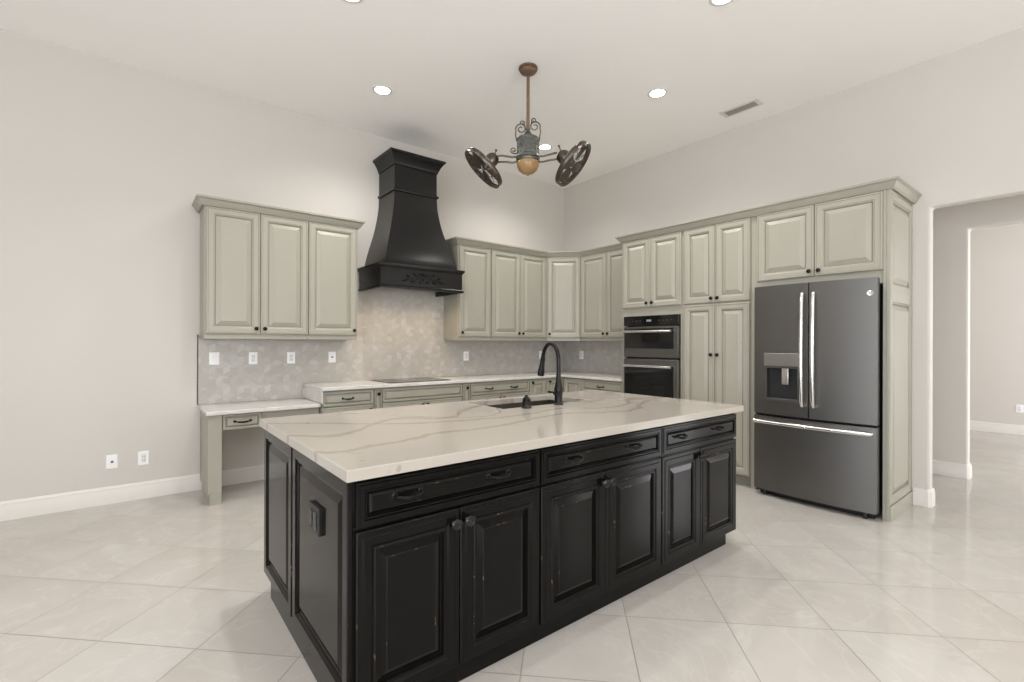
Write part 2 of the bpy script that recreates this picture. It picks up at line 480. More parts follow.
def fit(prof, w_, h_, lim=0.36):
    k = min(1.0, lim * min(w_, h_) / prof[-1][0])
    return [(i * k, d) for i, d in prof]


def front(name, par, x0, z0, x1, z1, y, dark=False, lim=0.36):
    p = fit(BLACK_PROF if dark else SAGE_PROF, x1 - x0, z1 - z0, lim)
    return MB().panel(x0, z0, x1, z1, y, p, BLACK_MI if dark else SAGE_MI).build(name, MK if dark else MS, par, smooth=False)


def knob(par, x, y, z, r=0.018, mat=None):
    T = Matrix.Translation((x, y, z)) @ Matrix.Rotation(PI / 2, 4, 'X')
    return MB().lathe([(0.006, 0), (0.0075, 0.001), (0.005, 0.004), (0.005, 0.012), (r * .85, 0.014), (r, 0.018), (r * .92, 0.023), (r * .55, 0.027), (0.001, 0.028)], 16, T).build('knob', mat or M['knobmetal'], par)


def swirl_knob(par, x, y, z):
    T = Matrix.Translation((x, y, z)) @ Matrix.Rotation(PI / 2, 4, 'X') @ Matrix.Scale(1.15, 4)
    b = MB().lathe([(0.009, 0), (0.006, 0.004), (0.006, 0.014), (0.017, 0.016), (0.019, 0.020), (0.016, 0.024), (0.001, 0.024)], 20, T)
    b.T = T
    b.tube([((0.017 - 0.0155 * k / 40) * math.cos(k * 0.32), (0.017 - 0.0155 * k / 40) * math.sin(k * 0.32), 0.0245) for k in range(41)], 0.0022, 6)
    return b.build('knob', M['pewter'], par)


def bail(par, x, y, z, L=0.11, mat=None):
    h = L / 2; b = MB()
    pts = [(x - h, y, z), (x - h * .97, y - 0.014, z), (x - h * .8, y - 0.024, z - 0.002), (x - h * .4, y - 0.028, z - 0.006), (x, y - 0.029, z - 0.008), (x + h * .4, y - 0.028, z - 0.006), (x + h * .8, y - 0.024, z - 0.002), (x + h * .97, y - 0.014, z), (x + h, y, z)]
    b.tube(pts, [0.006, 0.005, 0.005, 0.0075, 0.0085, 0.0075, 0.005, 0.005, 0.006], 10)
    for sx in (-1, 1):
        b.lathe([(0.011, 0), (0.011, 0.002), (0.007, 0.004)], 14, Matrix.Translation((x + sx * h, y, z)) @ Matrix.Rotation(PI / 2, 4, 'X'))
    return b.build('handle', mat or M['knobmetal'], par)


def upper_body(par, w_, d, z0, z1):
    b = MB().box(0, -d, z0 + 0.04, w_, -0.001, z1)
    b.build('body', M['sage'], par, bevel=0.001)
    MB().box(0.0, -d + 0.002, z0, w_, -d + 0.022, z0 + 0.04).box(0, -d + 0.022, z0, 0.02, -0.011, z0 + 0.04).box(w_ - 0.02, -d + 0.022, z0, w_, -0.011, z0 + 0.04).build('light_rail', M['sage'], par, bevel=0.003)


UZ0, UZ1 = 1.36, 2.496
DZ0, DZ1 = 1.408, 2.492
UD = 0.333


def upper(label, x, y, rz, w_, doors, knobs, first_stile=0.0):
    """doors = list of (x0, x1); knobs = list of 'l' or 'r'"""
    c = thing('wall_cabinet', label, 'cabinet', (x, y, 0), rz)
    upper_body(c, w_, UD, UZ0, UZ1)
    for (a, b), k in zip(doors, knobs):
        d = front('door', c, a, DZ0, b, DZ1, -UD)
        knob(d, (a + 0.033) if k == 'l' else (b - 0.033), -UD - 0.019, 1.455)
    return c


R = -PI / 2
upper('sage two-door wall cabinet above the desk, at the far left of the room', -4.61, 0, 0, 0.842, [(0.012, 0.426), (0.431, 0.840)], 'rl')
upper('single-door sage wall cabinet just left of the black range hood', -3.766, 0, 0, 0.480, [(0.003, 0.472)], 'r')
upper('single-door sage wall cabinet just right of the black range hood', -2.08, 0, 0, 0.476, [(0.015, 0.470)], 'l')
upper('two-door sage wall cabinet between the hood-side cabinet and the corner cabinet', -1.602, 0, 0, 0.938, [(0.006, 0.467), (0.472, 0.930)], 'rl')
upper('two-door sage wall cabinet between the corner cabinet and the tall oven cabinet', 0, -0.664, R, 0.934, [(0.004, 0.449), (0.454, 0.930)], 'rl')
# diagonal corner wall cabinet
cc = thing('corner_wall_cabinet', 'diagonal single-door sage wall cabinet filling the room corner', 'cabinet', (-0.664, -0.333, 0), -PI / 4)
foot = [(-0.662, -0.001), (-0.001, -0.001), (-0.001, -0.662), (-0.335, -0.662), (-0.662, -0.335)]
b = MB(); Ti = Matrix.Rotation(PI / 4, 4, 'Z') @ Matrix.Translation((0.664, 0.333, 0))
b.T = Ti; b.rings([[(x, y, z) for x, y in foot] for z in (UZ0 + 0.04, UZ1)])
b.build('body', M['sage'], cc, bevel=0.001)
LD = math.hypot(0.329, 0.329)
MB().box(0.006, 0.003, UZ0, LD - 0.004, 0.023, UZ0 + 0.04).build('light_rail', M['sage'], cc, bevel=0.003)
d = front('door', cc, 0.016, DZ0, LD - 0.010, DZ1, -0.001)
knob(d, 0.05, -0.020, 1.455)

# crown mouldings
CROWN = [(0, 0), (0.020, 0), (0.022, 0.007), (0.027, 0.010), (0.033, 0.020), (0.045, 0.042), (0.053, 0.052), (0.058, 0.054), (0.061, 0.058), (0.061, 0.072), (0, 0.072)]
CZ = 2.497
tag(MB().sweep([(-4.61, -0.001), (-4.61, -UD), (-3.286, -UD), (-3.286, -0.001)], CROWN, CZ).build('crown_molding', M['sage']), 'sage crown moulding along the top of the wall cabinets left of the hood', 'moulding', 'crown mouldings on the cabinets')
tag(MB().sweep([(-2.08, -0.001), (-2.08, -UD), (-0.664, -UD), (-UD, -0.664), (-UD, -1.525)], CROWN, CZ).build('crown_molding', M['sage']), 'sage crown moulding running from the hood around the room corner', 'moulding', 'crown mouldings on the cabinets')
tag(MB().sweep([(-UD - 0.08, -1.602), (-0.635, -1.602), (-0.635, -4.109), (-0.001, -4.109)], CROWN, CZ).build('crown_molding', M['sage']), 'sage crown moulding on the tall cabinets over the ovens and refrigerator', 'moulding', 'crown mouldings on the cabinets')

# ---------------------------------------------------------------- tall cabinets (right wall); local x = -y world
TD = 0.635


def tall_origin(y): return (0, y, 0)


# oven cabinet
oc = thing('oven_cabinet', 'tall sage cabinet housing the black wall ovens', 'cabinet', tall_origin(-1.602), R)
W = 0.776
b = MB().box(0, -TD, 0.10, 0.04, -0.001, UZ1).box(W - 0.022, -TD, 0.10, W, -0.001, UZ1).box(0.04, -TD, 1.637, W - 0.022, -0.001, UZ1).box(0.04, -TD, 0.10, W - 0.022, -0.001, 0.44).box(0.04, -0.02, 0.44, W - 0.022, -0.001, 1.637)
b.build('body', M['sage'], oc, bevel=0.001)
MB().box(0, -TD + 0.07, 0, W, -TD + 0.09, 0.099).build('toe_kick', M['sage_dark'], oc)
for (a, c2, k) in ((0.012, 0.384, 'r'), (0.389, W - 0.010, 'l')):
    d = front('door', oc, a, 1.733, c2, DZ1, -TD); knob(d, a + 0.033 if k == 'l' else c2 - 0.033, -TD - 0.019, 1.775)
d = front('drawer', oc, 0.012, 0.11, W - 0.010, 0.425, -TD); bail(d, W / 2, -TD - 0.018, 0.30)
# pantry
pc = thing('pantry_cabinet', 'tall four-door sage pantry cabinet between the ovens and the refrigerator', 'cabinet', tall_origin(-2.380), R)
W = 0.696
MB().box(0, -TD, 0.10, W, -0.001, UZ1).build('body', M['sage'], pc, bevel=0.001)
MB().box(0, -TD + 0.07, 0, W, -TD + 0.09, 0.099).build('toe_kick', M['sage_dark'], pc)
for (a, c2, k) in ((0.018, 0.353, 'r'), (0.358, 0.692, 'l')):
    kx = a + 0.030 if k == 'l' else c2 - 0.030
    d = front('door', pc, a, 1.733, c2, DZ1, -TD); knob(d, kx, -TD - 0.019, 1.775)
    d = front('door', pc, a, 0.11, c2, 1.718, -TD); knob(d, kx, -TD - 0.019, 1.222)
# refrigerator surround
fc = thing('refrigerator_cabinet', 'sage cabinet with two doors and a panelled end around the refrigerator', 'cabinet', tall_origin(-3.078), R)
W = 1.026
b = MB().box(0, -TD, 0, 0.045, -0.001, 1.795).box(0, -TD, 1.795, W - 0.04, -0.001, UZ1)
b.build('body', M['sage'], fc, bevel=0.001)
for (a, c2, k) in ((0.057, 0.521, 'r'), (0.526, 0.988, 'l')):
    d = front('door', fc, a, 1.896, c2, DZ1, -TD); knob(d, a + 0.033 if k == 'l' else c2 - 0.033, -TD - 0.019, 1.94)
# end panel: faces world -y -> local +x
b = MB().box(W - 0.036, -TD - 0.012, 0, W - 0.016, -0.001, UZ1)
b.T = Matrix.Translation((W - 0.014, 0, 0)) @ Matrix.Rotation(PI / 2, 4, 'Z')
EP = fit([(0, 0), (0, 0.004), (0.045, 0.004), (0.052, -0.006), (0.058, -0.006), (0.064, -0.014), (0.072, -0.015), (0.105, 0.001), (0.108, 0.003)], 0.6, 2, 0.5)
for z0, z1 in ((0.115, 1.70), (1.735, 2.475)):
    b.panel(-TD + 0.01, z0, -0.015, z1, -0.017, EP, [0, 0, 0, 0, 1, 1, 0, 0], back=False)
b.box(-TD - 0.012, -0.030, 0, -0.002, 0, 0.11).box(-TD - 0.012, -0.0195, 0.11, -TD + 0.011, 0, UZ1).box(-0.016, -0.0195, 0.11, -0.002, 0, UZ1).box(-TD, -0.0195, 1.70, -0.01, 0, 1.735)
b.build('end_panel', MS, fc, smooth=False)

# ---------------------------------------------------------------- wall ovens
ov = thing('wall_oven', 'black stainless double wall oven with two handles set in the tall cabinet', 'oven', tall_origin(-1.652), R)
W = 0.700; yf = -0.636
MB().box(0, -0.60, 0.446, W, -0.03, 1.632).build('body', M['blackplastic'], ov)
cp = MB().box(0, yf - 0.036, 1.528, W, -0.601, 1.632).build('control_panel', M['glassblack'], ov, bevel=0.003)
MB().box(0.31, yf - 0.0372, 1.570, 0.37, yf - 0.0362, 1.592).build('display', M['display'], cp)
for i in range(4):
    for s in (0.07, 0.46): MB().box(s + i * 0.05, yf - 0.0368, 1.576, s + i * 0.05 + 0.018, yf - 0.0362, 1.584).build('button', M['slate'], cp)
for z0, z1, gz0, gz1, hz in ((1.178, 1.515, 1.275, 1.495, 1.462), (0.455, 1.158, 0.57, 1.085, 1.082)):
    d = MB().box(0, yf - 0.036, z0, W, -0.601, z1).build('door', M['slate'], ov, bevel=0.004)
    MB().box(0.018, yf - 0.0385, gz0, W - 0.055, yf - 0.0362, gz1).build('window', M['glassblack'], d, bevel=0.002)
    h = MB().tube([(0.02, yf - 0.085, hz), (W - 0.06, yf - 0.085, hz)], 0.014, 12)
    for x in (0.05, W - 0.09): h.tube([(x, yf - 0.037, hz), (x, yf - 0.080, hz)], 0.009, 8)
    h.build('handle', M['chrome'], d)

# ---------------------------------------------------------------- refrigerator
fr = thing('refrigerator', 'slate grey french-door refrigerator with water dispenser and bottom freezer', 'refrigerator', (0, -3.155, 0), R)
W = 0.900; FX = 0.742
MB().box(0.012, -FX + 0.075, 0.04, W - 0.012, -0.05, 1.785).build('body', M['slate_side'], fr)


def bulge(x): return 0.034 * (1 - ((x - W / 2) / (W / 2)) ** 2)


def fr_front(x0, x1, z0, z1, hole=None):
    """curved slab; hole = (hx0, hx1, hz0, hz1, depth)"""
    b = MB()
    xs = [x0 + (x1 - x0) * i / 12 for i in range(13)]; zs = [z0, z1]
    if hole:
        xs = sorted(set([x for x in xs if not (hole[0] - .01 < x < hole[1] + .01)] + [hole[0] + (hole[1] - hole[0]) * i / 4 for i in range(5)]))
        zs = [z0, hole[2], hole[3], z1]
    ny, nx = len(zs), len(xs)
    vs = [(x, -FX - bulge(x), z) for z in zs for x in xs] + [(x, -FX + 0.072, z) for z in zs for x in xs]
    o = nx * ny; fs = []
    for i in range(ny - 1):
        for j in range(nx - 1):
            a = i * nx + j
            fs.append((o + a, o + a + nx, o + a + nx + 1, o + a + 1))
            if hole and i == 1 and hole[0] - 1e-6 <= xs[j] and xs[j + 1] <= hole[1] + 1e-6: continue
            fs.append((a, a + 1, a + nx + 1, a + nx))
    for j in range(nx - 1):
        fs.append((j, o + j, o + j + 1, j + 1)); a = (ny - 1) * nx + j; fs.append((a, a + 1, o + a + 1, o + a))
    for i in range(ny - 1):
        a = i * nx; fs.append((a, a + nx, o + a + nx, o + a)); a += nx - 1; fs.append((a, o + a, o + a + nx, a + nx))
    return b.add(vs, fs)


HOLE = (0.108, 0.372, 0.835, 1.142)
ld = fr_front(0.002, W / 2 - 0.004, 0.722, 1.833, HOLE).build('left_door', M['slate'], fr)
rd = fr_front(W / 2 + 0.004, W - 0.002, 0.722, 1.833).build('right_door', M['slate'], fr)
fz = fr_front(0.002, W - 0.002, 0.055, 0.702).build('freezer_drawer', M['slate'], fr)
# dispenser
hx0, hx1, hz0, hz1 = HOLE; yb = -FX + 0.045; yfr = -FX - 0.022
b = MB().box(hx0, yb, hz0, hx1, yb + 0.01, hz1, 1)
b.box(hx0 - 0.002, -FX - 0.022, hz0, hx0 + 0.006, yb, hz1, 0).box(hx1 - 0.006, -FX - 0.036, hz0, hx1 + 0.002, yb, hz1, 0)
b.box(hx0, -FX - 0.037, hz0, hx1, yb, hz0 + 0.028, 0).box(hx0, -FX - 0.02, hz1 - 0.02, hx1, yb, hz1, 0)
b.box(hx0 - 0.008, -FX - 0.037, hz1, hx1 + 0.006, -FX - 0.010, hz1 + 0.108, 2)
disp = b.build('water_dispenser', [M['slate'], M['slate_side'], M['steel']], ld, bevel=0.002)
b = MB().box(0.235, -FX - 0.016, 0.985, 0.290, -FX + 0.004, 1.125).tube([(0.262, -FX + 0.01, 1.13), (0.262, -FX + 0.02, 1.05)], 0.012, 10)
b.build('paddle', M['chrome'], ld, bevel=0.004)
for par, x in ((ld, 0.413), (rd, 0.496)):
    y = -FX - 0.034
    pts = [(x, y + 0.004, 1.745), (x, y - 0.030, 1.74), (x, y - 0.046, 1.70), (x, y - 0.056, 1.5), (x, y - 0.060, 1.285), (x, y - 0.056, 1.07), (x, y - 0.046, 0.86), (x, y - 0.030, 0.825), (x, y + 0.004, 0.82)]
    MB().tube(pts, [0.012, 0.014, 0.0155, 0.0155, 0.0155, 0.0155, 0.0155, 0.014, 0.012], 12).build('handle', M['chrome'], par)
y = -FX - 0.005
xs = [0.03 + (W - 0.06) * i / 10 for i in range(11)]
pts = [(xs[0], -FX - bulge(xs[0]) + 0.002, 0.655)] + [(x, -FX - bulge(x) - 0.048, 0.655) for x in xs] + [(xs[-1], -FX - bulge(xs[-1]) + 0.002, 0.655)]
MB().tube(pts, 0.0165, 12).build('handle', M['chrome'], fz)
# round maker's emblem, top right of the right door
ex = 0.858; eT = Matrix.Translation((ex, -FX - bulge(ex) - 0.001, 1.715)) @ Matrix.Rotation(PI / 2, 4, 'X')
b = MB().lathe([(0.021, 0), (0.021, 0.003), (0.019, 0.004), (0.017, 0.003), (0.001, 0.003)], 24, eT); b.T = eT
for s in (0, PI): b.tube([((0.002 + 0.009 * k / 20) * math.cos(k * 0.28 + s), (0.002 + 0.009 * k / 20) * math.sin(k * 0.28 + s), 0.0035) for k in range(21)], 0.0014, 6)
b.build('emblem', M['chrome'], rd)
MB().box(0.03, -FX + 0.06, 0.001, W - 0.03, -FX + 0.09, 0.045).build('base_grille', M['blackplastic'], fr)
for x in (0.08, W - 0.08): MB().lathe([(0.018, 0.001), (0.018, 0.010), (0.012, 0.014), (0.012, 0.054)], 14, Matrix.Translation((x, -FX + 0.035, 0))).build('foot', M['slate_side'], fr)

# ---------------------------------------------------------------- perimeter base cabinets
BD = 0.60
ZT = 0.884


def base(label, x, y, rz, w_, kind, handles=()):
    c = thing('base_cabinet', label, 'cabinet', (x, y, 0), rz)
    MB().box(0, -BD, 0.10, w_, -0.012, ZT).build('body', M['sage'], c, bevel=0.001)
    MB().box(0, -BD + 0.07, 0, w_, -BD + 0.09, 0.099).build('toe_kick', M['sage_dark'], c)
    g = 0.004
    if kind == 'drawer' or kind == 'false':
        d = front('drawer' if kind == 'drawer' else 'false_front', c, g, 0.735, w_ - g, 0.872, -BD, lim=0.30)
        for h in handles: bail(d, h, -BD - 0.018, 0.803, 0.10)
        if w_ > 0.6:
            d = front('door', c, g, 0.11, w_ / 2 - 0.0015, 0.725, -BD); knob(d, w_ / 2 - 0.03, -BD - 0.019, 0.68)
            d = front('door', c, w_ / 2 + 0.0015, 0.11, w_ - g, 0.725, -BD); knob(d, w_ / 2 + 0.03, -BD - 0.019, 0.68)
        else:
            d = front('door', c, g, 0.11, w_ - g, 0.725, -BD); knob(d, w_ - 0.04, -BD - 0.019, 0.68)
    elif kind == 'pullout':
        d = front('pullout_front', c, 0.003, 0.11, w_ - 0.003, 0.872, -BD, lim=0.3); knob(d, w_ / 2, -BD - 0.02, 0.825)
    elif kind == 'door':
        d = front('door', c, g, 0.11, w_ - g, 0.872, -BD); knob(d, handles[0], -BD - 0.019, 0.835)
    return c


base('sage drawer base cabinet beside the desk, left end of the raised counter', -3.715, 0, 0, 0.494, 'drawer', (0.235,))
base('narrow sage pull-out left of the cooktop base, dark knob on top', -3.220, 0, 0, 0.082, 'pullout')
base('wide sage base cabinet with plain false front under the cooktop', -3.137, 0, 0, 0.948, 'false')
base('narrow sage pull-out right of the cooktop base, dark knob on top', -2.188, 0, 0, 0.104, 'pullout')
base('wide sage base cabinet with a two-handled drawer behind the island sink', -2.083, 0, 0, 0.876, 'drawer', (0.26, 0.63))
base('slim full-door sage base cabinet right of the two-handled drawer', -1.206, 0, 0, 0.286, 'door', (0.045,))
c = thing('corner_base_cabinet', 'sage corner base cabinet behind the black faucet', 'cabinet', (0, 0, 0), 0)
foot = [(-0.918, -0.012), (-0.012, -0.012), (-0.012, -0.948), (-BD, -0.948), (-BD, -BD), (-0.918, -BD)]
MB().rings([[(x, y, z) for x, y in foot] for z in (0.10, ZT)]).build('body', M['sage'], c)
MB().box(-0.918, -BD + 0.07, 0, -BD + 0.07, -BD + 0.09, 0.099).box(-BD + 0.07, -BD + 0.07, 0, -BD + 0.09, -0.948, 0.099).build('toe_kick', M['sage_dark'], c)
d = front('door', c, -0.914, 0.11, -BD - 0.023, 0.872, -BD); knob(d, -0.87, -BD - 0.019, 0.835)
d = front('door', c, 0.623, 0.11, 0.944, 0.872, -BD); d.rotation_euler = (0, 0, R)
base('sage drawer base cabinet between the corner and the tall oven cabinet', 0, -0.950, R, 0.648, 'drawer', (0.31,))

# perimeter countertop (L) with cooktop
b = MB()
foot = [(-3.725, -0.001), (-0.001, -0.001), (-0.001, -1.598), (-0.645, -1.598), (-0.645, -0.645), (-3.725, -0.645)]
b.rings([[(x, y, z) for x, y in foot] for z in (0.886, 0.916)])
b.box(-3.725, -0.640, 0.768, -3.716, -0.001, 0.886)
tag(b.build('perimeter_countertop', M['quartz_p'], None, 0.003), 'L-shaped white quartz countertop along the back wall and into the corner', 'countertop')
ck = thing('cooktop', 'black glass cooktop set in the back counter below the hood', 'cooktop', (-2.665, -0.29, 0.9162))
MB().box(-0.36, -0.255, 0, 0.36, 0.245, 0.006).build('glass', M['glassblack'], ck, bevel=0.002)
for x, y, r in ((-0.2, 0.1, 0.08), (-0.2, -0.12, 0.10), (0.2, 0.1, 0.10), (0.2, -0.12, 0.08)):
    MB().tube([(x + r * math.cos(k * PI / 16), y + r * math.sin(k * PI / 16), 0.0062) for k in range(32)], 0.0008, 4, True).build('burner_ring', M['slate'], ck)

# ---------------------------------------------------------------- desk
dk = thing('built_in_desk', 'low built-in sage desk with open knee space at the left end', 'desk', (-4.605, 0, 0))
b = MB().box(0, -0.565, 0.085, 0.098, -0.018, 0.735).box(0.012, -0.57, 0.0, 0.095, -0.45, 0.085).box(0.012, -0.45, 0, 0.09, -0.018, 0.085)
b.T = Matrix.Rotation(-PI / 2, 4, 'Z')
b.panel(0.03, 0.10, 0.55, 0.72, 0.0, [(0, 0), (0, 0.002), (0.05, 0.003), (0.055, -0.002), (0.06, -0.003), (0.08, 0.002)], [0, 0, 1, 1, 0], back=False)
b.build('pedestal', MS, dk, bevel=0.0015)
MB().box(0.0985, -0.545, 0.60, 0.878, -0.018, 0.735).build('apron', M['sage'], dk)
for a, c2 in ((0.106, 0.394),):
    d = front('drawer', dk, a, 0.602, c2, 0.730, -0.5455, lim=0.28)
    bail(d, (a + c2) / 2, -0.564, 0.668, 0.12)
tag(MB().box(-4.622, -0.605, 0.737, -3.727, -0.001, 0.767).build('desk_countertop', M['quartz_p'], None, 0.003), 'low white quartz desk top beside the raised back counter', 'countertop')

# ---------------------------------------------------------------- range hood
hd = thing('range_hood', 'tall flared black range hood on the back wall above the cooktop', 'range hood', (-2.66, 0, 0))


def loft(rs, mi=None): return [[(-hw, -0.001, z), (-hw, -dd, z), (hw, -dd, z), (hw, -0.001, z)] for z, hw, dd in rs]


cz = [(2.14, .425, .552), (2.155, .425, .552), (2.23, .408, .538), (2.30, .390, .520), (2.38, .366, .498), (2.46, .341, .474), (2.53, .320, .454), (2.61, .300, .436), (2.69, .283, .423), (2.77, .269, .414), (2.84, .260, .409), (2.96, .254, .405), (3.245, .254, .405)]
MB().rings(loft(cz)).build('chimney', M['blackplain'], hd)
MB().rings(loft([(2.945, .256, .407), (2.950, .268, .419), (2.962, .272, .423), (2.974, .268, .419), (2.980, .256, .407)])).build('band', M['blackplain'], hd)
MB().rings(loft([(3.225, .256, .407), (3.228, .264, .415), (3.245, .266, .417), (3.255, .272, .423), (3.285, .284, .434), (3.315, .303, .452), (3.335, .318, .466), (3.340, .328, .476), (3.362, .330, .478)])).build('crown', M['blackplain'], hd)
# hollow apron
b = MB()
o = [(1.890, .492, .592), (1.912, .496, .596), (1.918, .486, .586), (1.925, .482, .580), (2.095, .482, .580), (2.102, .490, .588), (2.112, .494, .592), (2.122, .504, .602), (2.138, .506, .604), (2.142, .500, .598)]
b.rings(loft(o), None, False, True)
i_ = [[(-.462, -0.001, z), (-.462, -.560, z), (.462, -.560, z), (.462, -0.001, z)] for z in (1.890, 2.02)]
b.rings(i_, None, False, True)
p0 = loft([(1.890, .492, .592)])[0]; p1 = i_[0]
b.add(p0 + p1, [(0, 1, 5, 4), (1, 2, 6, 5), (2, 3, 7, 6)])
b.build('apron', M['blackplain'], hd)
ln = MB().box(-.455, -.552, 1.945, .455, -0.012, 1.965).build('liner', M['steel'], hd)
for x in (-.28, .28):
    MB().lathe([(0.03, 0), (0.03, 0.008), (0.02, 0.010)], 16, Matrix.Translation((x, -0.42, 1.936))).build('lamp_lens', M['hoodlens'], ln)
    l = bpy.data.lights.new('hood_lamp', 'SPOT'); l.energy = 8; l.color = (1, 0.74, 0.46); l.spot_size = 2.3; l.spot_blend = 0.8; l.shadow_soft_size = 0.03
    lo = bpy.data.objects.new('hood_lamp', l); COL.objects.link(lo); lo.location = (-2.66 + x, -0.42, 1.93); lo.rotation_euler = (0.15, 0, 0)
# carved appliqué
b = MB(); yc = -0.583; z0 = 2.008
def curl(cx, cz_, r0, a0, turns, sx, n=26, rt=0.006):
    b.tube([(cx + sx * (r0 * (1 - 0.8 * k / n)) * math.cos(a0 + turns * 2 * PI * k / n), yc - 0.001, cz_ + (r0 * (1 - 0.8 * k / n)) * math.sin(a0 + turns * 2 * PI * k / n)) for k in range(n + 1)], [rt * (1 - .4 * k / n) for k in range(n + 1)], 6)
def leaf(x, z, ang, L, wd):
    c_, s_ = math.cos(ang), math.sin(ang); n = 8; rr = []
    for k in range(n + 1):
        u_ = k / n; h_ = wd * math.sin(PI * min(1, u_ * .93 + .04)) ** .8
        px, pz = x + c_ * L * u_, z + s_ * L * u_
        rr.append([(px - s_ * h_, yc + 0.002, pz + c_ * h_), (px, yc - 0.010 * math.sin(PI * u_) - 0.002, pz), (px + s_ * h_, yc + 0.002, pz - c_ * h_)])
    b.rings(rr)
b.lathe([(0.024, -.002), (0.024, 0.004), (0.018, 0.010), (0.010, 0.008), (0.008, 0.013), (0.001, 0.015)], 18, Matrix.Translation((0, yc, z0)) @ Matrix.Rotation(PI / 2, 4, 'X'))
for sx in (-1, 1):
    curl(sx * 0.065, z0 + 0.012, 0.034, PI, -1.2, sx); curl(sx * 0.135, z0 - 0.012, 0.030, PI, 1.2, sx); curl(sx * 0.195, z0 - 0.022, 0.020, PI, -1.1, sx)
    for x, z, a, L, wd in ((0.03, 0.02, 1.1, 0.045, 0.011), (0.03, -0.02, -0.9, 0.04, 0.010), (0.09, 0.03, 0.5, 0.05, 0.010), (0.10, -0.03, -0.3, 0.05, 0.010), (0.16, 0.012, 0.2, 0.05, 0.009), (0.205, -0.026, -0.25, 0.05, 0.007)):
        leaf(sx * x, z0 + z, a if sx > 0 else PI - a, L, wd)
for a in (PI / 2, PI / 2 + .5, PI / 2 - .5): leaf(0, z0 + 0.02, a, 0.045, 0.010)
b.build('carved_applique', M['blackplain'], hd)

# ---------------------------------------------------------------- island
IY, IB = -3.577, -2.325     # carcass front and back
IX = [-4.522, -3.699, -2.797, -1.950]
ILAB = ['black distressed island cabinet at the near left end, with panelled end and black outlet', 'black distressed island cabinet in the middle, in front of the sink', 'black distressed island cabinet at the far right end, nearest the refrigerator']
HXs = [(-4.333, -3.932), (-3.498, -3.054), (-2.625, -2.200)]
KX = [(-4.143, -4.083), (-3.291, -3.243), (-2.424, -2.376)]
SPLIT = [-4.113, -3.267, -2.400]
isl = []
for i in range(3):
    x0, x1 = IX[i], IX[i + 1]
    c = thing('island_cabinet', ILAB[i], 'cabinet', (x0, IY, 0), 0, 'black island cabinets'); isl.append(c)
    w_ = x1 - x0 - 0.001; dp = IB - IY
    zt = 0.66 if i == 1 else 0.879
    b = MB().box(0, 0, 0.095, w_, dp, zt)
    if i == 1: b.box(0, 0, 0.66, w_, 0.02, 0.879).box(0, dp - 0.02, 0.66, w_, dp, 0.879).box(0, 0.02, 0.66, 0.02, dp - 0.02, 0.879)
    if i == 2: b = MB().box(0, 0, 0.095, w_, dp, 0.65).box(0.33, 0.02, 0.65, w_, dp, 0.879).box(0, 0, 0.65, w_, 0.02, 0.879).box(0, dp - 0.02, 0.65, 0.33, dp, 0.879)
    b.build('body', M['black'], c, bevel=0.001)
    MB().box(0.0 if i else 0.004, 0.026, 0, w_ - (0.055 if i == 2 else 0), dp - (0.09), 0.0945).build('toe_kick', M['black'], c)
    L = lambda v: v - x0
    d = front('drawer', c, 0.005, 0.713, w_ - 0.004, 0.868, 0, True, 0.34)
    for h in HXs[i]: bail(d, L(h), -0.018, 0.800, 0.10, M['knobmetal'])
    for a, e, k in ((0.005, L(SPLIT[i]) - 0.002, KX[i][0]), (L(SPLIT[i]) + 0.002, w_ - 0.004, KX[i][1])):
        d = front('door', c, a, 0.098, e, 0.700, 0, True); swirl_knob(d, L(k), -0.022, 0.650)
# panelled end of the first cabinet, facing world -x
c = isl[0]
TE = Matrix.Rotation(-PI / 2, 4, 'Z')   # local x -> -y world, outward -> -x
for y0, y1 in ((-2.318, -2.868), (-2.890, -3.572)):
    b = MB(); b.T = Matrix.Translation((0, -IY, 0)) @ TE
    b.panel(-y0, 0.105, -y1, 0.872, -0.0005, [(0, 0), (0, 0.014), (0.004, 0.018), (0.044, 0.018), (0.050, 0.012), (0.056, 0.012), (0.060, 0.005), (0.070, 0.004), (0.100, 0.013), (0.104, 0.014)], [0, 1, 0, 0, 0, 0, 0, 0, 1])
    b.build('end_panel', MK, c, smooth=False)
b = MB(); b.T = Matrix.Translation((0, -IY, 0)) @ TE
b.box(-IB + 0.09, -0.004, 0.0, -IY - 0.026, 0.004, 0.0945).build('end_plinth', M['black'], c)
# black outlet on the end panel
eo = thing('island_outlet', 'black two-gang outlet on the left end of the island', 'outlet', (-4.5355, -3.235, 0.655), R)
b = MB().panel(-0.062, -0.052, 0.062, 0.052, 0, [(0, 0), (0, 0.012), (0.004, 0.0165)]); pl = b.build('plate', M['blackplastic'], eo)
for x in (-0.028, 0.028):
    r_ = MB().panel(x - 0.018, -0.034, x + 0.018, 0.034, -0.0165, [(0, 0), (0, 0.001), (0.002, 0.003)]).build('receptacle', M['pewter'], eo)
    for z in (-0.018, 0.014):
        for q in (-0.007, 0.007): MB().box(x + q - 0.001, -0.0201, z, x + q + 0.001, -0.0195, z + 0.010).build('slot', M['slot'], r_)

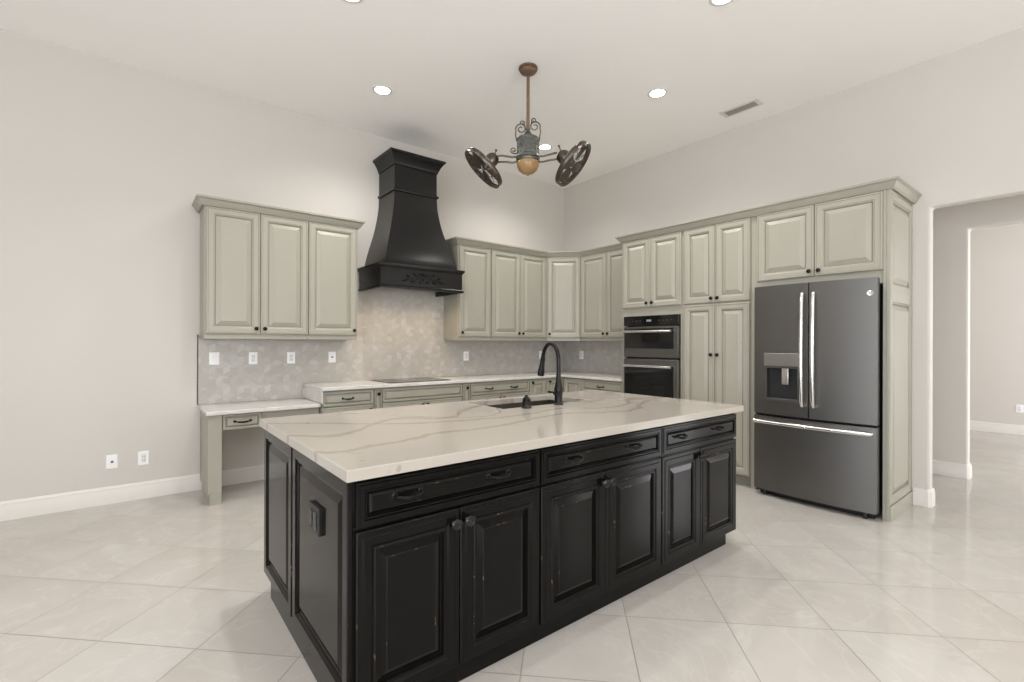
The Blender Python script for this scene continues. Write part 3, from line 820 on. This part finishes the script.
# island countertop with sink cut-out
SX0, SX1, SY0, SY1 = -3.285, -2.500, -2.790, -2.365
CX0, CX1, CY0, CY1 = -4.560, -1.912, -3.624, -2.295
xs, ys = [CX0, SX0, SX1, CX1], [CY0, SY0, SY1, CY1]
vs = [(x, y, z) for z in (0.882, 0.922) for y in ys for x in xs]; fs = []
for j in range(3):
    for i in range(3):
        if i == 1 and j == 1: continue
        a = j * 4 + i; fs.append((a + 16, a + 17, a + 21, a + 20)); fs.append((a, a + 4, a + 5, a + 1))
for i in range(3):
    fs += [(i, i + 1, i + 17, i + 16), (12 + i, 28 + i, 29 + i, 13 + i)]
    a = i * 4; fs += [(a, a + 16, a + 20, a + 4), (a + 3, a + 7, a + 23, a + 19)]
fs += [(5, 21, 22, 6), (6, 22, 26, 10), (10, 26, 25, 9), (9, 25, 21, 5)]
tag(MB().add(vs, fs).build('island_countertop', M['quartz_i'], None, 0.0025), 'large white quartz island countertop with sweeping taupe veins', 'countertop')
# undermount sink
sk = thing('undermount_sink', 'dark undermount sink set into the island countertop', 'sink', ((SX0 + SX1) / 2, (SY0 + SY1) / 2, 0.88))
hw, hd_ = (SX1 - SX0) / 2 + 0.004, (SY1 - SY0) / 2 + 0.004
rect = lambda a, b_, z: [(-a, -b_, z), (a, -b_, z), (a, b_, z), (-a, b_, z)]
MB().rings([rect(hw + .02, hd_ + .02, 0.001), rect(hw, hd_, 0.001), rect(hw, hd_, -0.01), rect(hw - .01, hd_ - .01, -0.19), rect(hw - .03, hd_ - .03, -0.20)], None, False, True).build('basin', M['sink'], sk)
MB().lathe([(0.045, -0.1995), (0.045, -0.196), (0.035, -0.198), (0.001, -0.1985)], 20).build('drain', M['steel'], sk)

# faucet
fa = thing('kitchen_faucet', 'black gooseneck pull-down faucet on the island beside the sink', 'faucet', (-2.862, -2.842, 0.9225))
MB().lathe([(0.032, 0), (0.032, 0.006), (0.027, 0.010), (0.026, 0.05), (0.028, 0.085), (0.030, 0.10), (0.026, 0.12), (0.019, 0.16), (0.015, 0.20), (0.014, 0.215)], 24).build('base', M['iron'], fa)
dx, dy = 0.10, 1.0
dn = math.hypot(dx, dy); dx /= dn; dy /= dn
R0 = 0.088
pts = [(0, 0, 0.21), (0, 0, 0.25)] + [(dx * (R0 - R0 * math.cos(a)), dy * (R0 - R0 * math.cos(a)), 0.285 + 0.122 * math.sin(a)) for a in [PI * k / 16 for k in range(0, 16)]]
MB().tube(pts, 0.0135, 14).build('spout', M['iron'], fa)
e = Vector(pts[-1]); dirv = (Vector(pts[-1]) - Vector(pts[-2])).normalized()
spts = [e - dirv * 0.005 + dirv * 0.135 * k / 6 for k in range(7)]
MB().tube(spts, [0.016, 0.017, 0.017, 0.019, 0.022, 0.025, 0.024], 16).build('spray_head', M['iron'], fa)
hb = MB().tube([(-0.02, 0.0, 0.075), (-0.045, -0.012, 0.078)], [0.017, 0.014], 12)
hb.tube([(-0.04, -0.01, 0.078), (-0.075, -0.022, 0.088), (-0.125, -0.038, 0.094)], [0.0085, 0.0065, 0.008], 10)
hb.build('lever_handle', M['iron'], fa)
sd = thing('soap_dispenser', 'small black deck-mounted air switch left of the faucet', 'air switch', (-3.142, -2.842, 0.9225))
MB().lathe([(0.034, 0), (0.034, 0.006), (0.028, 0.010), (0.025, 0.055), (0.027, 0.06)], 20).build('base', M['iron'], sd)
MB().lathe([(0.018, 0.060), (0.018, 0.068), (0.010, 0.072), (0.008, 0.082), (0.001, 0.084)], 16).build('button', M['iron'], sd)

# ---------------------------------------------------------------- outlets and switches
def outlet(label, loc, rz, kind='duplex', w_=0.075, cat='outlet'):
    o = thing('light_switch' if kind == 'switch' else 'wall_outlet', label, cat, loc, rz, 'white wall plates')
    MB().panel(-w_ / 2, -0.058, w_ / 2, 0.058, 0, [(0, 0), (0, 0.003), (0.004, 0.006)]).build('plate', M['plate'], o)
    if kind == 'duplex':
        r_ = MB().panel(-0.0165, -0.034, 0.0165, 0.034, -0.006, [(0, 0), (0, 0.001), (0.002, 0.002)]).build('receptacle', M['greyplastic'], o)
        for z in (-0.024, 0.010):
            for q in (-0.0065, 0.0065): MB().box(q - 0.0012, -0.0086, z, q + 0.0012, -0.008, z + 0.011).build('slot', M['slot'], r_)
    elif kind == 'switch':
        for x in ([-0.023, 0.023] if w_ > 0.1 else [0]):
            MB().panel(x - 0.0165, -0.034, x + 0.0165, 0.034, -0.006, [(0, 0), (0, 0.001), (0.002, 0.003)]).build('rocker', M['plate'], o)
    else:
        MB().lathe([(0.010, 0), (0.010, 0.004), (0.006, 0.006), (0.005, 0.012), (0.001, 0.012)], 14, Matrix.Translation((0, -0.006, 0)) @ Matrix.Rotation(PI / 2, 4, 'X')).build('jack', M['slot'], o)
    return o


outlet('white jack plate low on the bare wall, nearer the left edge of the photo', (-5.216, -0.0005, 0.343), 0, 'jack')
outlet('white duplex outlet low on the bare wall, nearer the desk', (-5.010, -0.0005, 0.343), 0)
outlet('white rocker switch on the tile backsplash at the desk\'s left end', (-4.497, -0.0105, 1.182), 0, 'switch', 0.082, 'switch')
outlet('white outlet on the tile above the desk, second plate from the left', (-4.178, -0.0105, 1.180), 0)
outlet('white outlet on the tile above the desk, third plate from the left', (-3.838, -0.0105, 1.178), 0)
outlet('white plate with a dark round jack at the step between desk and counter', (-3.433, -0.0105, 1.178), 0, 'jack')
outlet('white outlet on the tile to the right of the cooktop', (-1.752, -0.0105, 1.164), 0)
outlet('white outlet on the back wall tile, half hidden behind the faucet spout', (-0.466, -0.0105, 1.160), 0)
outlet('white outlet on the right wall tile, between the corner and the ovens', (-0.0105, -0.375, 1.160), R)
outlet('white outlet low on the far room wall at the right photo edge', (5.1495, -4.30, 0.385), R)

# ---------------------------------------------------------------- ceiling fixtures
DL = ['lit recessed ceiling light above the left side of the range hood', 'lit recessed ceiling light nearest the room corner, behind the fan', 'lit recessed ceiling light between the fan and the ceiling vent',
      'lit recessed ceiling light cut by the top edge of the photo, on the left', 'lit recessed ceiling light just past the top edge of the photo, on the right']
DL += ['lit recessed ceiling light over the open floor behind the camera'] * 4
def spot(x, y):
    l = bpy.data.lights.new('downlight_lamp', 'SPOT'); l.energy = 74; l.color = (1, 0.97, 0.94); l.spot_size = 2.45; l.spot_blend = 1.0; l.shadow_soft_size = 0.06
    o = bpy.data.objects.new('downlight_lamp', l); COL.objects.link(o); o.location = (x, y, H - 0.02)
for (x, y), lb in zip(DOWNLIGHTS, DL):
    o = thing('recessed_light', lb, 'ceiling light', (x, y, H), 0, 'recessed lights behind the camera' if 'behind the camera' in lb else 'recessed ceiling lights')
    MB().lathe([(0.088, 0), (0.088, -0.004), (0.078, -0.007), (0.066, -0.004), (0.066, 0)], 32).build('trim_ring', M['trim'], o)
    MB().lathe([(0.065, -0.0005), (0.065, -0.003), (0.001, -0.004)], 28).build('lens', M['lens'], o)
    spot(x, y)
vt = thing('ceiling_vent', 'white framed grey ceiling air vent beside the right wall', 'vent', (-0.395, -2.86, H))
MB().add([(-.085, -.19, 0), (.085, -.19, 0), (.085, .19, 0), (-.085, .19, 0), (-.085, -.19, -.006), (.085, -.19, -.006), (.085, .19, -.006), (-.085, .19, -.006), (-.05, -.15, -.010), (.05, -.15, -.010), (.05, .15, -.010), (-.05, .15, -.010)],
         [(0, 1, 5, 4), (1, 2, 6, 5), (2, 3, 7, 6), (3, 0, 4, 7), (4, 5, 9, 8), (5, 6, 10, 9), (6, 7, 11, 10), (7, 4, 8, 11)]).build('frame', M['trim'], vt)
b = MB()
for k in range(5):
    x = -0.044 + k * 0.0185
    b.add([(x, -.149, -.002), (x + .016, -.149, -.012), (x + .017, -.149, -.010), (x + .001, -.149, 0), (x, .149, -.002), (x + .016, .149, -.012), (x + .017, .149, -.010), (x + .001, .149, 0)], [(0, 1, 2, 3), (7, 6, 5, 4), (0, 4, 5, 1), (1, 5, 6, 2), (2, 6, 7, 3), (3, 7, 4, 0)])
b.build('louver', M['vent'], vt)

# ---------------------------------------------------------------- twin-head ceiling fan
FC = Vector((-2.479, -2.07, 0))
RT = Vector((math.cos(YAW), -math.sin(YAW), 0)); FW = Vector((math.sin(YAW), math.cos(YAW), 0)); UP = Vector((0, 0, 1))
fan = thing('ceiling_fan', 'bronze twin-head caged ceiling fan hanging over the island', 'ceiling fan', (FC.x, FC.y, H))
V = lambda a, d_, z: RT * a + FW * d_ + UP * (z - H)
lt = lambda prof: [(r, z - H) for r, z in prof]
MB().lathe(lt([(0.078, H), (0.081, 3.650), (0.081, 3.643), (0.072, 3.639), (0.074, 3.628), (0.062, 3.612), (0.036, 3.598), (0.018, 3.592), (0.001, 3.592)]), 32).build('ceiling_canopy', M['bronze'], fan)
MB().lathe(lt([(0.014, 3.595), (0.014, 3.13), (0.012, 3.10)]), 16).build('downrod', M['bronze'], fan)
MB().lathe(lt([(0.010, 3.150), (0.022, 3.140), (0.014, 3.125), (0.026, 3.11), (0.040, 3.085), (0.086, 3.062), (0.093, 3.055), (0.093, 3.045), (0.089, 3.040), (0.090, 2.925), (0.090, 2.918), (0.100, 2.908), (0.102, 2.895), (0.094, 2.885), (0.100, 2.875), (0.098, 2.862), (0.001, 2.862)]), 32).build('motor_housing', M['fanpewter'], fan)
b = MB()
for k in range(60):     # filigree of small raised rings around the drum
    a = k * 2 * PI / 20; z = 2.95 + 0.033 * (k // 20) - H; a += 0.157 * (k // 20)
    c0 = Vector((0.0905 * math.cos(a), 0.0905 * math.sin(a), z)); t_ = Vector((-math.sin(a), math.cos(a), 0))
    b.tube([c0 + t_ * 0.011 * math.cos(q * PI / 4) + UP * 0.013 * math.sin(q * PI / 4) for q in range(8)], 0.0028, 5, True)
b.build('filigree', M['fanpewter'], fan)
MB().lathe(lt([(0.090, 2.862), (0.094, 2.85), (0.092, 2.825), (0.078, 2.792), (0.050, 2.768), (0.020, 2.758), (0.012, 2.757), (0.012, 2.750), (0.004, 2.745), (0.001, 2.745)]), 32).build('light_bowl', M['amber'], fan)
def spiral(c, r0, a0, turns, sgn, n=24, shrink=0.72):
    return [c + RT * sgn * (r0 * (1 - shrink * k / n)) * math.cos(a0 + turns * 2 * PI * k / n) + UP * (r0 * (1 - shrink * k / n)) * math.sin(a0 + turns * 2 * PI * k / n) for k in range(n + 1)]
for sgn in (-1, 1):
    zz = 0.02 if sgn > 0 else 0
    b = MB()
    # tall S: up from the drum rim, over, then curled inward; a second small curl on top
    low = [V(sgn * 0.095, 0, 3.035), V(sgn * 0.105, 0, 3.09 + zz), V(sgn * 0.102, 0, 3.13 + zz)]
    b.tube(low + spiral(V(sgn * 0.058, 0, 3.14 + zz), 0.046, 0.1, 1.35, sgn, 30), 0.0055, 7)
    b.tube([V(sgn * 0.022, 0, 3.150 + zz), V(sgn * 0.030, 0, 3.168 + zz)] + spiral(V(sgn * 0.050, 0, 3.190 + zz), 0.022, PI * 1.15, -1.2, sgn, 22), 0.0048, 7)
    b.build('scroll_ornament', M['fandark'], fan)
b = MB(); b.tube([V(-0.088, -0.02, 2.925), V(-0.115, -0.02, 2.925)] + spiral(V(-0.122, -0.02, 2.952), 0.026, -PI / 2, -1.2, 1, 20), 0.0045, 7)
b.build('scroll_ornament', M['fandark'], fan)
HEADS = [(-1, V(-0.381, 0.05, 2.822), (-RT * 0.66 - UP * 0.70 - FW * 0.10), V(-0.284, 0.035, 2.908)),
         (1, V(0.380, -0.05, 2.822), (RT * 0.68 - UP * 0.60 - FW * 0.20), V(0.272, -0.035, 2.918))]
RD = 0.197
for sgn, ctr, nrm, piv in HEADS:
    n = nrm.normalized(); u = n.cross(FW).normalized(); v = n.cross(u).normalized()
    T = Matrix(((u.x, v.x, n.x, ctr.x), (u.y, v.y, n.y, ctr.y), (u.z, v.z, n.z, ctr.z), (0, 0, 0, 1)))
    for z0, z1, yo in ((2.918, 2.925, 0), (2.872, 2.872, 0)):
        MB().tube([V(sgn * 0.085, 0, z0 - .01), V(sgn * 0.13, -sgn * .012, z0 - .013), V(sgn * 0.18, -sgn * .02, z0 - 0.004 + .3 * (z1 - z0)), V(sgn * 0.225, -sgn * .028, z1), piv + UP * (z1 - piv.z - H) - RT * sgn * 0.03], 0.0085, 8).build('arm', M['fandark'], fan)
    hub = MB(); hub.T = T
    hub.lathe([(0.001, -0.165), (0.018, -0.165), (0.040, -0.155), (0.056, -0.13), (0.060, -0.10), (0.055, -0.075), (0.036, -0.06), (0.030, -0.03), (0.03, -0.01)], 24)
    hd2 = hub.build('fan_head', M['fandark'], fan)
    # thumbscrew on top of the head
    s_ = MB().tube([piv + UP * 0.03, piv + UP * 0.058 - RT * sgn * 0.012], 0.005, 8)
    s_.lathe([(0.001, -0.010), (0.008, -0.008), (0.011, 0), (0.008, 0.008), (0.001, 0.010)], 12, Matrix.Translation(piv + UP * 0.064 - RT * sgn * 0.014)); s_.build('thumbscrew', M['fandark'], hd2)
    cg = MB(); cg.T = T
    circ = lambda r, z, m=48: [(r * math.cos(2 * PI * k / m), r * math.sin(2 * PI * k / m), z) for k in range(m)]
    cg.tube(circ(RD, -0.022), 0.0055, 8, True); cg.tube(circ(RD, 0.012), 0.006, 8, True)
    # broad outer band
    cg.rings([circ(RD, -0.018), circ(RD + 0.003, -0.012), circ(RD + 0.003, 0.002), circ(RD, 0.008), circ(RD - .003, 0.008), circ(RD - .003, -0.018), circ(RD, -0.018)], None, False, False)
    for z, bow in ((0.012, 0.038), (-0.022, -0.036)):
        for r in (0.06, 0.105, 0.15): cg.tube(circ(r, z + bow * (1 - (r / RD) ** 2)), 0.0018, 5, True)
        for k in range(16):
            a = 2 * PI * k / 16
            cg.tube([(r * math.cos(a + .25 * (r / RD)), r * math.sin(a + .25 * (r / RD)), z + bow * (1 - (r / RD) ** 2)) for r in (0.035, 0.075, 0.115, 0.155, RD)], 0.0017, 5)
    cg.lathe([(0.001, 0.056), (0.022, 0.054), (0.036, 0.050), (0.038, 0.044), (0.001, 0.044)], 24)
    cg.build('cage', M['fandark'], hd2)
    for k in range(4):
        a = k * PI / 2 + 0.4; bl = MB(); bl.T = T @ Matrix.Rotation(a, 4, 'Z')
        top, bot = [], []
        rr = []
        for q in range(7):
            r = 0.035 + (0.172 - 0.035) * q / 6; hw_ = 0.022 + 0.052 * math.sin(PI * min(1, (q + .6) / 6.6) * .62); tw = 0.5 - 0.25 * q / 6
            rr.append([(r, s * hw_ * math.cos(tw), -0.006 + s * hw_ * math.sin(tw) * .32 + t_) for s, t_ in ((-1, -.0015), (0, -.0035), (1, -.0015), (1, .0015), (0, 0.0), (-1, .0015))])
        bl.rings(rr); bl.build('blade', M['bladewood'], hd2)
